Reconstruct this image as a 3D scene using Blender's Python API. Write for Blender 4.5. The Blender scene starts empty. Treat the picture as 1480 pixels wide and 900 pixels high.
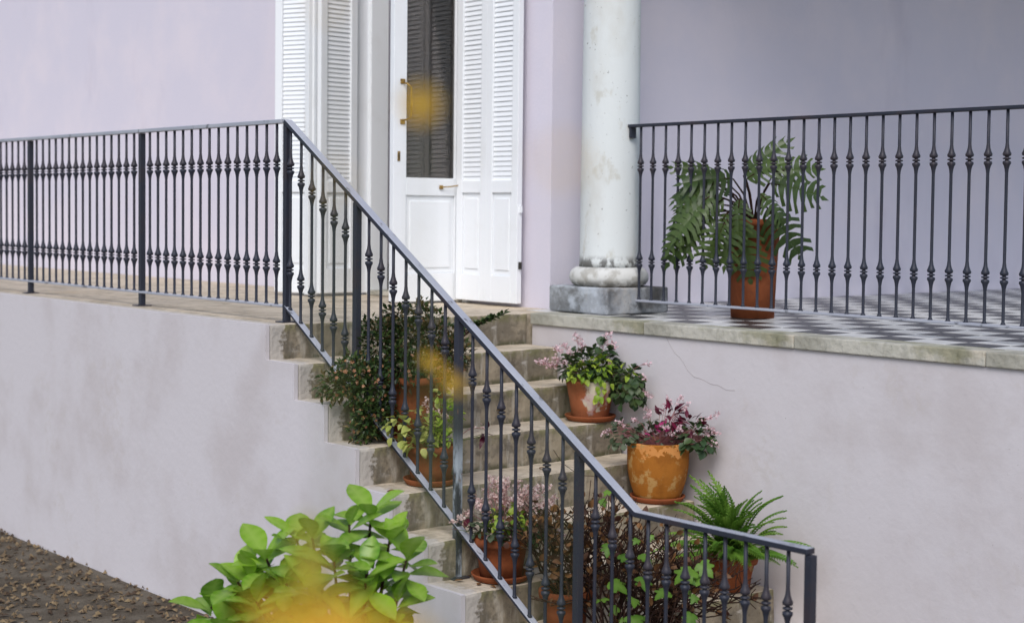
import bpy, bmesh, math, random
from mathutils import Vector, Matrix, noise as mnoise

# ------------------------------------------------------------------ camera, sky, sun, exposure
SC = bpy.context.scene
COL = SC.collection
CAM = Vector((-3.7602, -6.1252, 0.5293))
RGT = Vector((0.7620, -0.6475, 0.0104)); FWD = Vector((0.6472, 0.7610, -0.0439)).normalized()
RGT = (RGT - FWD * RGT.dot(FWD)).normalized(); UPV = RGT.cross(FWD)
FPX, PCY = 2258.0, 404.4                      # focal length and principal row in photograph pixels (1480 wide)
cd = bpy.data.cameras.new('camera'); cam = bpy.data.objects.new('camera', cd); COL.objects.link(cam)
cd.sensor_width = 36.0; cd.sensor_fit = 'HORIZONTAL'
cd.lens = FPX * 36 / 1480; cd.shift_y = -(450 - PCY) / 1480
cd.clip_start = 0.05; cd.clip_end = 2000
cd.dof.use_dof = True; cd.dof.focus_distance = 6.7; cd.dof.aperture_fstop = 2.3
cam.matrix_world = Matrix(((RGT.x, UPV.x, -FWD.x, CAM.x), (RGT.y, UPV.y, -FWD.y, CAM.y), (RGT.z, UPV.z, -FWD.z, CAM.z), (0, 0, 0, 1)))
SC.camera = cam

SUN_EL, SUN_AZ = math.radians(46), math.radians(-130)     # azimuth measured from +Y towards +X
w = bpy.data.worlds.new('World'); SC.world = w; w.use_nodes = True
nt = w.node_tree; bg = nt.nodes['Background']
sky = nt.nodes.new('ShaderNodeTexSky'); sky.sky_type = 'NISHITA'; sky.sun_disc = False
sky.sun_elevation = SUN_EL; sky.sun_rotation = SUN_AZ
sky.air_density = 1.0; sky.dust_density = 1.8; sky.ozone_density = 1.0
nt.links.new(sky.outputs[0], bg.inputs[0]); bg.inputs[1].default_value = 0.12
sd = bpy.data.lights.new('sun', 'SUN'); sun = bpy.data.objects.new('sun', sd); COL.objects.link(sun)
sd.energy = 1.5; sd.angle = math.radians(32); sd.color = (1.0, 0.99, 0.975)
sdir = Vector((math.sin(SUN_AZ) * math.cos(SUN_EL), math.cos(SUN_AZ) * math.cos(SUN_EL), math.sin(SUN_EL)))
sun.rotation_euler = (-sdir).to_track_quat('-Z', 'Y').to_euler(); sun.location = (-6, -3, 8)
SC.view_settings.view_transform = 'Standard'; SC.view_settings.look = 'None'
SC.view_settings.gamma = 1.0; SC.view_settings.exposure = 0.48; SC.view_settings.use_curve_mapping = False
try:
    SC.cycles.use_denoising = True; SC.cycles.max_bounces = 8
except Exception: pass

rnd = random.Random(7)
U = rnd.uniform
V = Vector
CR = V((0.762, -0.6475, 0)).normalized()       # horizontal "right" along the picture
CF = V((0.6475, 0.762, 0)).normalized()        # horizontal "away"
UPZ = V((0, 0, 1))
def pix(x, y, depth):                          # a point at a given depth along a photograph pixel
    return CAM + (FWD + RGT * ((x - 740) / FPX) - UPV * ((y - PCY) / FPX)) * depth

RISE, RUN, W = 0.16, 0.2404, 1.57
GROUND = -9 * RISE

# ------------------------------------------------------------------ materials
def mat(name, col, rough=0.6, spec=0.3, col2=None, scale=6.0, bump=0.0, bscale=60.0, metallic=0.0, detail=6, lo=.4, hi=.62):
    m = bpy.data.materials.new(name); m.use_nodes = True
    n = m.node_tree; b = n.nodes['Principled BSDF']
    b.inputs['Roughness'].default_value = rough; b.inputs['Specular IOR Level'].default_value = spec
    b.inputs['Metallic'].default_value = metallic
    b.inputs['Base Color'].default_value = (*col, 1)
    tc = n.nodes.new('ShaderNodeTexCoord')
    m['tc'] = tc.name
    if col2:
        layer(m, None, col, col2, scale, lo, hi, detail)
    if bump:
        nz = n.nodes.new('ShaderNodeTexNoise'); nz.inputs['Scale'].default_value = bscale; nz.inputs['Detail'].default_value = 6
        n.links.new(tc.outputs['Object'], nz.inputs['Vector'])
        bp = n.nodes.new('ShaderNodeBump'); bp.inputs['Strength'].default_value = bump; bp.inputs['Distance'].default_value = 0.01
        n.links.new(nz.outputs[0], bp.inputs['Height']); n.links.new(bp.outputs[0], b.inputs['Normal'])
    return m
def nmask(m, scale, lo, hi, detail=6, stretch=(1, 1, 1), off=0, dist=0.0):
    n = m.node_tree; tc = n.nodes[m['tc']]
    mp = n.nodes.new('ShaderNodeMapping'); mp.inputs['Scale'].default_value = stretch; mp.inputs['Location'].default_value = (off, off * .7, off * 1.3)
    n.links.new(tc.outputs['Object'], mp.inputs[0])
    nz = n.nodes.new('ShaderNodeTexNoise'); nz.inputs['Scale'].default_value = scale; nz.inputs['Detail'].default_value = detail
    nz.inputs['Roughness'].default_value = 0.6; nz.inputs['Distortion'].default_value = dist
    n.links.new(mp.outputs[0], nz.inputs['Vector'])
    r = n.nodes.new('ShaderNodeMapRange'); r.inputs[1].default_value = lo; r.inputs[2].default_value = hi; r.interpolation_type = 'SMOOTHSTEP'
    n.links.new(nz.outputs[0], r.inputs[0])
    return r.outputs[0]
def coord(m, axis):
    n = m.node_tree; s = n.nodes.new('ShaderNodeSeparateXYZ'); n.links.new(n.nodes[m['tc']].outputs['Object'], s.inputs[0]); return s.outputs[axis]
def ramp(m, val, a, b):
    n = m.node_tree; r = n.nodes.new('ShaderNodeMapRange'); r.inputs[1].default_value = a; r.inputs[2].default_value = b; r.interpolation_type = 'SMOOTHSTEP'
    n.links.new(val, r.inputs[0]); return r.outputs[0]
def mth(m, op, a, b):
    n = m.node_tree; k = n.nodes.new('ShaderNodeMath'); k.operation = op; k.use_clamp = False
    for i, x in enumerate((a, b)):
        if isinstance(x, (int, float)): k.inputs[i].default_value = x
        else: n.links.new(x, k.inputs[i])
    return k.outputs[0]
def over(m, mask, col, fac=1.0):
    """lay a colour over the current base colour through a mask"""
    n = m.node_tree; b = n.nodes['Principled BSDF']
    mx = n.nodes.new('ShaderNodeMix'); mx.data_type = 'RGBA'
    inp = b.inputs['Base Color']
    if inp.links: n.links.new(inp.links[0].from_socket, mx.inputs[6])
    else: mx.inputs[6].default_value = inp.default_value
    mx.inputs[7].default_value = (*col, 1)
    if fac != 1.0: mask = mth(m, 'MULTIPLY', mask, fac)
    n.links.new(mask, mx.inputs[0]); n.links.new(mx.outputs[2], inp)
def layer(m, _, c1, c2, scale, lo, hi, detail): over(m, nmask(m, scale, lo, hi, detail), c2)

def leafmat(name, c1, c2, trans=0.35, rough=0.42, island=False, spec=0.35, vein=None):
    m = bpy.data.materials.new(name); m.use_nodes = True
    n = m.node_tree; b = n.nodes['Principled BSDF']; out = n.nodes['Material Output']
    if island:
        g = n.nodes.new('ShaderNodeNewGeometry'); rv = g.outputs['Random Per Island']
    else:
        g = n.nodes.new('ShaderNodeObjectInfo'); rv = g.outputs['Random']
    mx = n.nodes.new('ShaderNodeMix'); mx.data_type = 'RGBA'; mx.inputs[6].default_value = (*c1, 1); mx.inputs[7].default_value = (*c2, 1)
    n.links.new(rv, mx.inputs[0])
    tc = n.nodes.new('ShaderNodeTexCoord'); nz = n.nodes.new('ShaderNodeTexNoise'); nz.inputs['Scale'].default_value = 40
    n.links.new(tc.outputs['Object'], nz.inputs['Vector'])
    hs = n.nodes.new('ShaderNodeHueSaturation'); n.links.new(mx.outputs[2], hs.inputs['Color'])
    r = n.nodes.new('ShaderNodeMapRange'); r.inputs[3].default_value = .7; r.inputs[4].default_value = 1.3; n.links.new(nz.outputs[0], r.inputs[0]); n.links.new(r.outputs[0], hs.inputs['Value'])
    colr = hs.outputs[0]
    if vein:
        at = n.nodes.new('ShaderNodeAttribute'); at.attribute_name = 'vein'
        m2 = n.nodes.new('ShaderNodeMix'); m2.data_type = 'RGBA'; n.links.new(at.outputs['Fac'], m2.inputs[0]); n.links.new(colr, m2.inputs[6]); m2.inputs[7].default_value = (*vein, 1)
        colr = m2.outputs[2]
    n.links.new(colr, b.inputs['Base Color'])
    b.inputs['Roughness'].default_value = rough; b.inputs['Specular IOR Level'].default_value = spec
    tr = n.nodes.new('ShaderNodeBsdfTranslucent'); n.links.new(colr, tr.inputs[0])
    ms = n.nodes.new('ShaderNodeMixShader'); ms.inputs[0].default_value = trans
    n.links.new(b.outputs[0], ms.inputs[1]); n.links.new(tr.outputs[0], ms.inputs[2]); n.links.new(ms.outputs[0], out.inputs[0])
    return m

M = {}
M['paint'] = mat('white_paint', (.80, .82, .845), .42, .35, bump=.06, bscale=30)
over(M['paint'], nmask(M['paint'], 3.0, .5, .75), (.68, .68, .67), .5)
over(M['paint'], nmask(M['paint'], 45, .68, .76), (.48, .46, .42), .5)
M['wall'] = mat('lilac_plaster', (.65, .615, .70), .85, .15, bump=.12, bscale=50)
over(M['wall'], nmask(M['wall'], 1.6, .4, .7), (.72, .66, .72), .8)
over(M['wall'], nmask(M['wall'], 2.2, .56, .74, 8, (1, 1, .4), 4), (.50, .46, .55), .35)
M['litter'] = leafmat('leaf_litter', (.05, .028, .016), (.24, .17, .09), .1, .7, island=True)
M['plaster'] = mat('white_plaster', (.60, .565, .585), .88, .12, bump=.16, bscale=30)  # base colour darkened to stand in for shade from surrounding garden plants
over(M['plaster'], nmask(M['plaster'], 2.0, .42, .68), (.52, .475, .48), .8)
over(M['plaster'], nmask(M['plaster'], 5.0, .58, .72, 8, (1, 1, .35), 3), (.52, .47, .44), .25)
over(M['plaster'], nmask(M['plaster'], 70, .70, .76, 3), (.30, .27, .24), .6)
over(M['plaster'], mth(M['plaster'], 'MULTIPLY', nmask(M['plaster'], 26, .50, .56, 4, (1, 1, 1), 8), nmask(M['plaster'], 2.5, .56, .66, 4, (1, 1, 1), 21)), (.50, .45, .42), .25)
def concrete(name, base, dark):
    m = mat(name, base, .9, .15, bump=.8, bscale=26)
    over(m, nmask(m, 4.0, .42, .66), dark, .75)
    over(m, nmask(m, 9.0, .52, .70, 8, (1, 1, .5), 5), (dark[0] * .55, dark[1] * .53, dark[2] * .5), .55)
    over(m, nmask(m, 60, .60, .74, 3), (dark[0] * .4, dark[1] * .4, dark[2] * .36), .5)
    over(m, nmask(m, 2.2, .55, .72, 5, (1, 1, 1), 9), (.56, .43, .27), .4)
    return m
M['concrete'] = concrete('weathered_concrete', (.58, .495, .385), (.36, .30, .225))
M['riser'] = concrete('stained_shaded_concrete', (.31, .26, .19), (.125, .108, .085))  # stains, and the upright faces' weaker skylight put into the base colour
z = coord(M['riser'], 2)      # step origin sits on the nosing, so z is the depth below it: mossy lip
over(M['riser'], mth(M['riser'], 'MULTIPLY', ramp(M['riser'], z, -.055, -.015), nmask(M['riser'], 8, .44, .56, 6, (1, 1, 1), 2)), (.15, .15, .055), .55)
over(M['riser'], mth(M['riser'], 'MULTIPLY', ramp(M['riser'], z, -.125, -.155), nmask(M['riser'], 12, .42, .55, 6, (1, 1, 1), 6)), (.07, .07, .035), .8)
over(M['riser'], nmask(M['riser'], 7, .60, .68, 7, (.6, 1, 1.6), 31), (.52, .49, .45), .6)
over(M['riser'], nmask(M['riser'], 9, .54, .66, 8, (2.5, 1, .35), 41), (.46, .43, .38), .5)
over(M['riser'], nmask(M['riser'], 13, .54, .64, 8, (1, 1, 1), 53), (.085, .075, .06), .6)
over(M['concrete'], nmask(M['concrete'], 11, .56, .66, 8, (1, 1, 1), 53), (.26, .22, .17), .55)
for mn in ('concrete', 'riser'):     # plaster slops round the edge from the side of the stairs
    m = M[mn]; x = coord(m, 0)
    edge = mth(m, 'ADD', x, mth(m, 'MULTIPLY', nmask(m, 30, .3, .7, 8, (1, 1, 1), 14), -.05))
    over(m, mth(m, 'MULTIPLY', ramp(m, edge, .16, .06), nmask(m, 16, .40, .55, 7, (1, 1, .6), 27)), (.10, .088, .07), .7 if mn == 'riser' else .35)
    over(m, ramp(m, edge, .062, .03), (.52, .48, .44), .8)
M['ledge'] = concrete('ledge_stone', (.50, .48, .42), (.24, .23, .185))
over(M['ledge'], nmask(M['ledge'], 6, .52, .64, 6, (1, .4, 1), 3), (.20, .20, .11), .55)
M['plinth'] = concrete('plinth_stone', (.34, .36, .39), (.13, .13, .135))
over(M['plinth'], nmask(M['plinth'], 7, .52, .62, 8, (1, 1, 1), 8), (.58, .63, .70), .5)
over(M['plinth'], nmask(M['plinth'], 5, .50, .64, 8, (1, 1, 1.5), 17), (.07, .065, .06), .7)
M['column'] = mat('column_limewash', (.66, .69, .69), .85, .15, bump=.2, bscale=22)
over(M['column'], nmask(M['column'], 2.6, .45, .66, 6, (1, 1, .5)), (.56, .555, .52), .8)
over(M['column'], nmask(M['column'], 9, .60, .70, 7, (1, 1, .6), 5), (.45, .42, .34), .45)
over(M['column'], nmask(M['column'], 55, .70, .74, 2), (.16, .15, .14), .7)
M['torus'] = mat('column_base_stone', (.60, .60, .58), .85, .15, bump=.35, bscale=30)
over(M['torus'], nmask(M['torus'], 10, .48, .62, 8), (.30, .28, .24), .65)
over(M['torus'], mth(M['torus'], 'MULTIPLY', nmask(M['torus'], 16, .40, .54, 6, (1, 1, 1), 3), ramp(M['torus'], coord(M['torus'], 2), .19, .15)), (.13, .12, .10), .7)
over(M['column'], mth(M['column'], 'MULTIPLY', nmask(M['column'], 18, .40, .52, 6, (1, 1, .7), 3), ramp(M['column'], coord(M['column'], 2), .31, .265)), (.09, .085, .08), .85)
M['iron'] = mat('painted_iron', (.026, .029, .043), .45, .28, bump=.12, bscale=90)
over(M['iron'], nmask(M['iron'], 5, .48, .66, 5), (.042, .032, .037), .8)
over(M['iron'], nmask(M['iron'], 120, .66, .74, 3), (.12, .115, .125), .45)
M['iron_worn_skylit'] = mat('worn_skylit_iron', (.34, .355, .41), .34, .5, bump=.15, bscale=90)  # pale tone carries the sky's reflection along with worn paint
over(M['iron_worn_skylit'], nmask(M['iron_worn_skylit'], 7, .45, .66, 6, (1, .4, .4)), (.44, .45, .49), .6)
over(M['iron_worn_skylit'], nmask(M['iron_worn_skylit'], 26, .60, .68, 6, (1, .5, .5), 4), (.05, .05, .06), .7)
M['iron_post'] = mat('flaking_iron', (.030, .033, .048), .45, .3, bump=.12, bscale=90)
zz = coord(M['iron_post'], 2)
over(M['iron_post'], mth(M['iron_post'], 'MULTIPLY', nmask(M['iron_post'], 9, .42, .52, 7, (1, 1, .35), 3), ramp(M['iron_post'], zz, .62, .45)), (.40, .45, .50), .85)
over(M['iron_post'], nmask(M['iron_post'], 22, .62, .68, 5, (1, 1, .4), 13), (.16, .08, .05), .7)
M['brass'] = mat('aged_brass', (.42, .27, .08), .35, .5, (.20, .12, .05), 40, metallic=.8)
M['dark_hole'] = mat('dark_iron_and_gap', (.03, .027, .022), .6)
M['interior'] = mat('dim_interior_paint', (.16, .12, .10), .8, .2, (.12, .09, .08), 2)
def terracotta(name, base, chalk, cmask, dark=(.16, .06, .03)):
    m = mat(name, base, .85, .2, bump=.25, bscale=45)
    over(m, nmask(m, 9, .45, .65), (base[0] * .72, base[1] * .68, base[2] * .65), .8)
    over(m, nmask(m, 12, .60, .72, 7, (1, 1, .4), 6), dark, .5)
    if chalk: over(m, nmask(m, *cmask), chalk, .8)
    return m
M['terra'] = terracotta('terracotta', (.25, .072, .027), None, None)
M['terra_old'] = terracotta('old_terracotta', (.34, .105, .045), None, None)
m = M['terra_old']; face = mth(m, 'ADD', mth(m, 'MULTIPLY', coord(m, 0), -.42), mth(m, 'MULTIPLY', coord(m, 1), -.91))
face = mth(m, 'ADD', face, mth(m, 'MULTIPLY', nmask(m, 14, .3, .7, 8, (1, 1, .7), 2), .05))
over(m, mth(m, 'MULTIPLY', ramp(m, face, .108, .122), ramp(m, mth(m, 'ADD', coord(m, 2), mth(m, 'MULTIPLY', nmask(m, 20, .3, .7, 7, (1, 1, 1), 12), .05)), .055, .068)), (.58, .52, .41), .9)
over(M['terra_old'], nmask(M['terra_old'], 8, .56, .61, 6, (1, 1, 1), 9), (.50, .36, .36), .6)
over(M['terra_old'], nmask(M['terra_old'], 7, .60, .68, 6, (1, 1, .8), 19), (.15, .09, .035), .6)
M['ochre'] = terracotta('ochre_terracotta', (.33, .12, .017), (.44, .27, .10), (15, .53, .62, 9, (1, 1, 1), 4), (.20, .14, .03))
zz = coord(M['ochre'], 2)
wob = mth(M['ochre'], 'ADD', zz, mth(M['ochre'], 'MULTIPLY', nmask(M['ochre'], 24, .3, .7, 6, (1, 1, 1), 7), .06))
over(M['ochre'], mth(M['ochre'], 'MULTIPLY', ramp(M['ochre'], wob, .252, .256), ramp(M['ochre'], wob, .296, .292)), (.56, .24, .07), .9)
over(M['ochre'], nmask(M['ochre'], 8, .60, .66, 6, (1, 1, .4), 23), (.16, .16, .03), .6)
M['soil'] = mat('potting_soil', (.045, .03, .02), .95, .1, (.09, .06, .04), 60, bump=.8, bscale=90)
M['ground'] = mat('garden_soil', (.08, .065, .048), .95, .1, (.13, .11, .085), 5, bump=.9, bscale=60)
M['tile_white'] = mat('pale_tile', (.66, .66, .64), .35, .5, (.52, .51, .48), 9)
M['tile_black'] = mat('black_tile', (.035, .035, .037), .35, .5, (.07, .065, .06), 9)
M['grout'] = mat('floor_bed', (.22, .20, .18), .9)
M['crack'] = mat('crack_shadow', (.33, .29, .29), .9)
M['stem'] = mat('green_stem', (.12, .15, .05), .6)
M['stem_brown'] = mat('brown_twig', (.022, .011, .008), .8, .15, (.050, .024, .016), 30)
M['stem_red'] = mat('reddish_stalk', (.30, .12, .12), .6)
M['leaf_glossy'] = leafmat('glossy_leaf', (.085, .25, .010), (.25, .45, .022), .38, .25, vein=(.36, .52, .10))
M['leaf_dark'] = leafmat('dark_leaf', (.030, .065, .028), (.065, .10, .030), .22, .42)
M['leaf_greygreen'] = leafmat('greygreen_leaf', (.060, .085, .045), (.10, .13, .07), .25, .5)
M['leaf_lime'] = leafmat('lime_leaf', (.20, .36, .03), (.42, .52, .07), .40, .42)
M['leaf_yellowish'] = leafmat('yellowish_leaf', (.34, .40, .08), (.55, .56, .17), .40, .42)
M['leaf_red'] = leafmat('wine_leaf', (.060, .008, .016), (.16, .015, .045), .25, .36)
M['leaf_dry'] = leafmat('dry_leaf', (.045, .016, .011), (.27, .13, .045), .25, .55)
M['leaf_vine'] = leafmat('vine_leaf', (.085, .21, .02), (.16, .30, .03), .35, .42, vein=(.22, .36, .08))
M['leaf_philo'] = leafmat('lobed_leaf', (.040, .070, .020), (.085, .13, .035), .28, .35)
M['fern'] = leafmat('fern_frond', (.10, .24, .03), (.20, .34, .05), .38, .45)
M['bush'] = leafmat('small_dark_leaf', (.016, .040, .014), (.075, .115, .030), .22, .32, island=True)
M['bush_bronze'] = leafmat('bronze_leaf', (.075, .055, .020), (.17, .12, .040), .25, .4, island=True)
M['orange_flower'] = leafmat('orange_petal', (.36, .12, .05), (.52, .30, .17), .35, .55, island=True)
M['pink_petal'] = leafmat('pink_petal', (.70, .40, .46), (.88, .76, .77), .35, .55, island=True)
M['palepink_petal'] = leafmat('palepink_petal', (.78, .50, .46), (.90, .80, .74), .35, .55, island=True)
M['magenta'] = leafmat('magenta_petal', (.35, .02, .12), (.55, .05, .22), .3, .5, island=True)
M['yellow_petal'] = leafmat('yellow_petal', (.78, .42, .02), (.84, .56, .06), .45, .5, island=True)
M['yellowgreen'] = leafmat('yellowgreen_leaf', (.42, .40, .04), (.62, .50, .05), .45, .5)
gm = bpy.data.materials.new('door_glass'); gm.use_nodes = True
n = gm.node_tree; n.nodes.clear()
o_ = n.nodes.new('ShaderNodeOutputMaterial'); g1 = n.nodes.new('ShaderNodeBsdfGlossy'); g1.inputs[1].default_value = .02; g1.inputs[0].default_value = (.9, .88, .86, 1)
t1 = n.nodes.new('ShaderNodeBsdfTransparent'); t1.inputs[0].default_value = (.55, .52, .50, 1)
fr = n.nodes.new('ShaderNodeFresnel'); fr.inputs[0].default_value = 1.7
ms = n.nodes.new('ShaderNodeMixShader'); n.links.new(fr.outputs[0], ms.inputs[0]); n.links.new(t1.outputs[0], ms.inputs[1]); n.links.new(g1.outputs[0], ms.inputs[2]); n.links.new(ms.outputs[0], o_.inputs[0])
M['glass'] = gm

# ------------------------------------------------------------------ mesh helpers
class MB:
    def __init__(s): s.v = []; s.f = []; s.m = []
    def add(s, vs, fs, mi=0, mx=None):
        k = len(s.v)
        s.v += [mx @ V(p) for p in vs] if mx else [V(p) for p in vs]
        s.f += [tuple(i + k for i in f) for f in fs]; s.m += [mi] * len(fs); return s
    def box(s, x0, x1, y0, y1, z0, z1, mi=0, mx=None):
        return s.add([(x0, y0, z0), (x1, y0, z0), (x1, y1, z0), (x0, y1, z0), (x0, y0, z1), (x1, y0, z1), (x1, y1, z1), (x0, y1, z1)],
                     [(0, 3, 2, 1), (4, 5, 6, 7), (0, 1, 5, 4), (1, 2, 6, 5), (2, 3, 7, 6), (3, 0, 4, 7)], mi, mx)
    def tube(s, pts, r, n=6, mi=0):
        pts = [V(p) for p in pts]; rs = r if isinstance(r, (list, tuple)) else [r] * len(pts)
        vs = []; fs = []
        for i, p in enumerate(pts):
            d = (pts[min(i + 1, len(pts) - 1)] - pts[max(i - 1, 0)]).normalized()
            a = d.cross(UPZ if abs(d.z) < .9 else V((1, 0, 0))).normalized(); b = d.cross(a)
            for j in range(n):
                t = 2 * math.pi * j / n; vs.append(p + (a * math.cos(t) + b * math.sin(t)) * rs[i])
        for i in range(len(pts) - 1):
            for j in range(n):
                k = (j + 1) % n; fs.append((i * n + j, i * n + k, (i + 1) * n + k, (i + 1) * n + j))
        fs.append(tuple(range(n - 1, -1, -1))); fs.append(tuple((len(pts) - 1) * n + j for j in range(n)))
        return s.add(vs, fs, mi)
    def lathe(s, prof, n=20, mi=0, cap=True, c=(0, 0, 0)):
        vs = []; fs = []
        for r, z in prof:
            for j in range(n):
                t = 2 * math.pi * j / n; vs.append((c[0] + r * math.cos(t), c[1] + r * math.sin(t), c[2] + z))
        for i in range(len(prof) - 1):
            for j in range(n):
                k = (j + 1) % n; fs.append((i * n + j, i * n + k, (i + 1) * n + k, (i + 1) * n + j))
        if cap: fs.append(tuple(range(n - 1, -1, -1))); fs.append(tuple((len(prof) - 1) * n + j for j in range(n)))
        return s.add(vs, fs, mi)
    def mesh(s, name, mats, smooth=False, bevel=0.0):
        me = bpy.data.meshes.new(name); me.from_pydata([tuple(p) for p in s.v], [], s.f)
        for m in (mats if isinstance(mats, (list, tuple)) else [mats]): me.materials.append(m)
        me.polygons.foreach_set('material_index', s.m)
        if bevel:
            bm = bmesh.new(); bm.from_mesh(me)
            bmesh.ops.bevel(bm, geom=bm.edges[:], offset=bevel, segments=2, profile=.5, affect='EDGES', clamp_overlap=True); bm.to_mesh(me); bm.free()
        if smooth: me.polygons.foreach_set('use_smooth', [True] * len(me.polygons))
        me.update(); return me
    def build(s, name, mats, parent=None, smooth=False, bevel=0.0, loc=None):
        return link(name, s.mesh(name, mats, smooth, bevel), parent, loc)
def link(name, me, parent=None, loc=None, mx=None):
    o = bpy.data.objects.new(name, me); COL.objects.link(o)
    if parent: o.parent = parent
    if loc is not None: o.location = loc
    if mx is not None: o.matrix_local = mx
    return o
def tag(o, label=None, cat=None, group=None, kind=None):
    if label: o['label'] = label
    if cat: o['category'] = cat
    if group: o['group'] = group
    if kind: o['kind'] = kind
    return o
def thing(name, label, cat, loc=(0, 0, 0), group=None, rotz=0):
    o = bpy.data.objects.new(name, None); COL.objects.link(o); o.location = loc; o.rotation_euler = (0, 0, rotz); o.empty_display_size = .1
    return tag(o, label, cat, group)
def stuff(o): o['kind'] = 'stuff'; return o
def grid_box(x0, x1, y0, y1, z0, z1, seg, jit, bevel, seed):
    """box cut along x, bevelled, its edges slightly uneven"""
    bm = bmesh.new(); b = MB().box(x0, x1, y0, y1, z0, z1)
    vs = [bm.verts.new(p) for p in b.v]; [bm.faces.new([vs[i] for i in f]) for f in b.f]
    bmesh.ops.bevel(bm, geom=bm.edges[:], offset=bevel, segments=2, profile=.6, affect='EDGES')
    for i in range(1, seg):
        x = x0 + (x1 - x0) * i / seg
        bmesh.ops.bisect_plane(bm, geom=bm.verts[:] + bm.edges[:] + bm.faces[:], plane_co=(x, 0, 0), plane_no=(1, 0, 0))
    for v in bm.verts:
        q = v.co * 9 + V((seed * 3.1, seed, 0)); d = mnoise.noise_vector(q) + .5 * mnoise.noise_vector(q * 3.3)
        if v.co.z > z0 + .01: v.co += V((0, d.y * jit, d.z * jit * .5))
    return bm
def frame(dirv, up):
    y = V(dirv).normalized(); z = V(up) - y * V(up).dot(y)
    if z.length < 1e-4: z = y.orthogonal()
    z.normalize(); x = y.cross(z); return Matrix(((x.x, y.x, z.x, 0), (x.y, y.y, z.y, 0), (x.z, y.z, z.z, 0), (0, 0, 0, 1)))
def rdir(zlo=-1, zhi=1):
    t = U(0, 2 * math.pi); z = U(zlo, zhi); s = math.sqrt(max(0, 1 - z * z)); return V((s * math.cos(t), s * math.sin(t), z))

# ------------------------------------------------------------------ the setting
gr = MB(); gr.add([(-200, -200, GROUND), (200, -200, GROUND), (200, 200, GROUND), (-200, 200, GROUND)], [(0, 1, 2, 3)])
tag(gr.build('ground', M['ground']), kind='structure')

lit = MB()                                   # leaf litter and small stones below the landing wall
for _ in range(9000):
    p = V((-U(.02, 2.6) ** 1.0, U(-2.2, 6.5), GROUND)); t = U(0, 6.3); L_ = U(.006, .026); w_ = L_ * U(.4, .8); c_, s_ = math.cos(t), math.sin(t)
    q = [(L_, 0, U(.002, .012)), (0, w_, U(.004, .02)), (-L_, 0, U(.002, .012)), (0, -w_, U(.004, .02)), (0, 0, U(.012, .026))]
    lit.add([p + V((a * c_ - b * s_, a * s_ + b * c_, z)) for a, b, z in q], [(0, 1, 4), (1, 2, 4), (2, 3, 4), (3, 0, 4)])
tag(lit.build('leaf_litter', M['litter']), 'brown leaf litter and small stones scattered below the landing wall', 'litter', kind='stuff')

# --- house: wall facing the steps, doorway, veranda wall, roof, column
XW, YC = 1.90, 0.21                       # wall plane, corner of the house
D0, D1 = 0.97, 1.90                       # doorway
house = thing('house', 'lilac plastered house with white louvred shutters, glazed door and round column', 'house', (XW, YC, 0))
def hp(x, y, z): return V((x - XW, y - YC, z))
H = lambda b: [p.__isub__(V((XW, YC, 0))) for p in b.v] and b
mb = MB()
mb.box(XW, XW + .25, YC + .25, D0 - .04, -.3, 4.2); mb.box(XW, XW + .25, D1 + .02, 10, -.3, 4.2); mb.box(XW, XW + .25, D0 - .04, D1 + .02, 2.55, 4.2)
H(mb).build('wall', M['wall'], house)
mb = MB(); mb.box(XW, 9, YC, YC + .25, -.3, 4.2); H(mb).build('veranda_wall', M['wall'], house)
mb = MB(); mb.box(1.60, 9, -2.6, YC - .01, 3.3, 3.5); H(mb).build('veranda_roof', M['paint'], house)
mb = MB(); mb.box(XW + .26, 5, -.0 + YC + .26, 5, -.02, 0.0); mb.box(XW + .26, 5, YC + .26, 5, 2.9, 2.95); mb.box(5, 5.1, YC + .26, 5, 0, 2.9); mb.box(XW + .26, 5, 5, 5.1, 0, 2.9)
H(mb).build('interior', M['interior'], house)
mb = MB()                                 # door frame: far jamb, near jamb, head
mb.box(XW - .035, XW + .10, D1 - .045, D1 + .055, 0, 2.55); mb.box(XW - .035, XW + .10, D0 - .075, D0 - .035, 0, 2.55); mb.box(XW - .035, XW + .10, D0 - .035, D1 - .045, 2.45, 2.55)
H(mb).build('door_frame', M['paint'], house, bevel=.004)
mb = MB(); mb.box(XW - .06, XW + .25, D0 - .03, D1 - .05, 0.002, .03); H(mb).build('threshold', M['ledge'], house, bevel=.004)
mb = MB(); mb.box(XW + .101, XW + .249, D1 - .005, D1 + .019, .03, 2.5); H(mb).build('door_reveal', M['wall'], house)
mb = MB(); mb.box(XW + .12, XW + .16, D1 - .06, D1 - .006, .03, .19); H(mb).build('dark_interior_gap', M['dark_hole'], house, bevel=.003)  # dark block in place of the unlit interior seen beside the jamb

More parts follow.
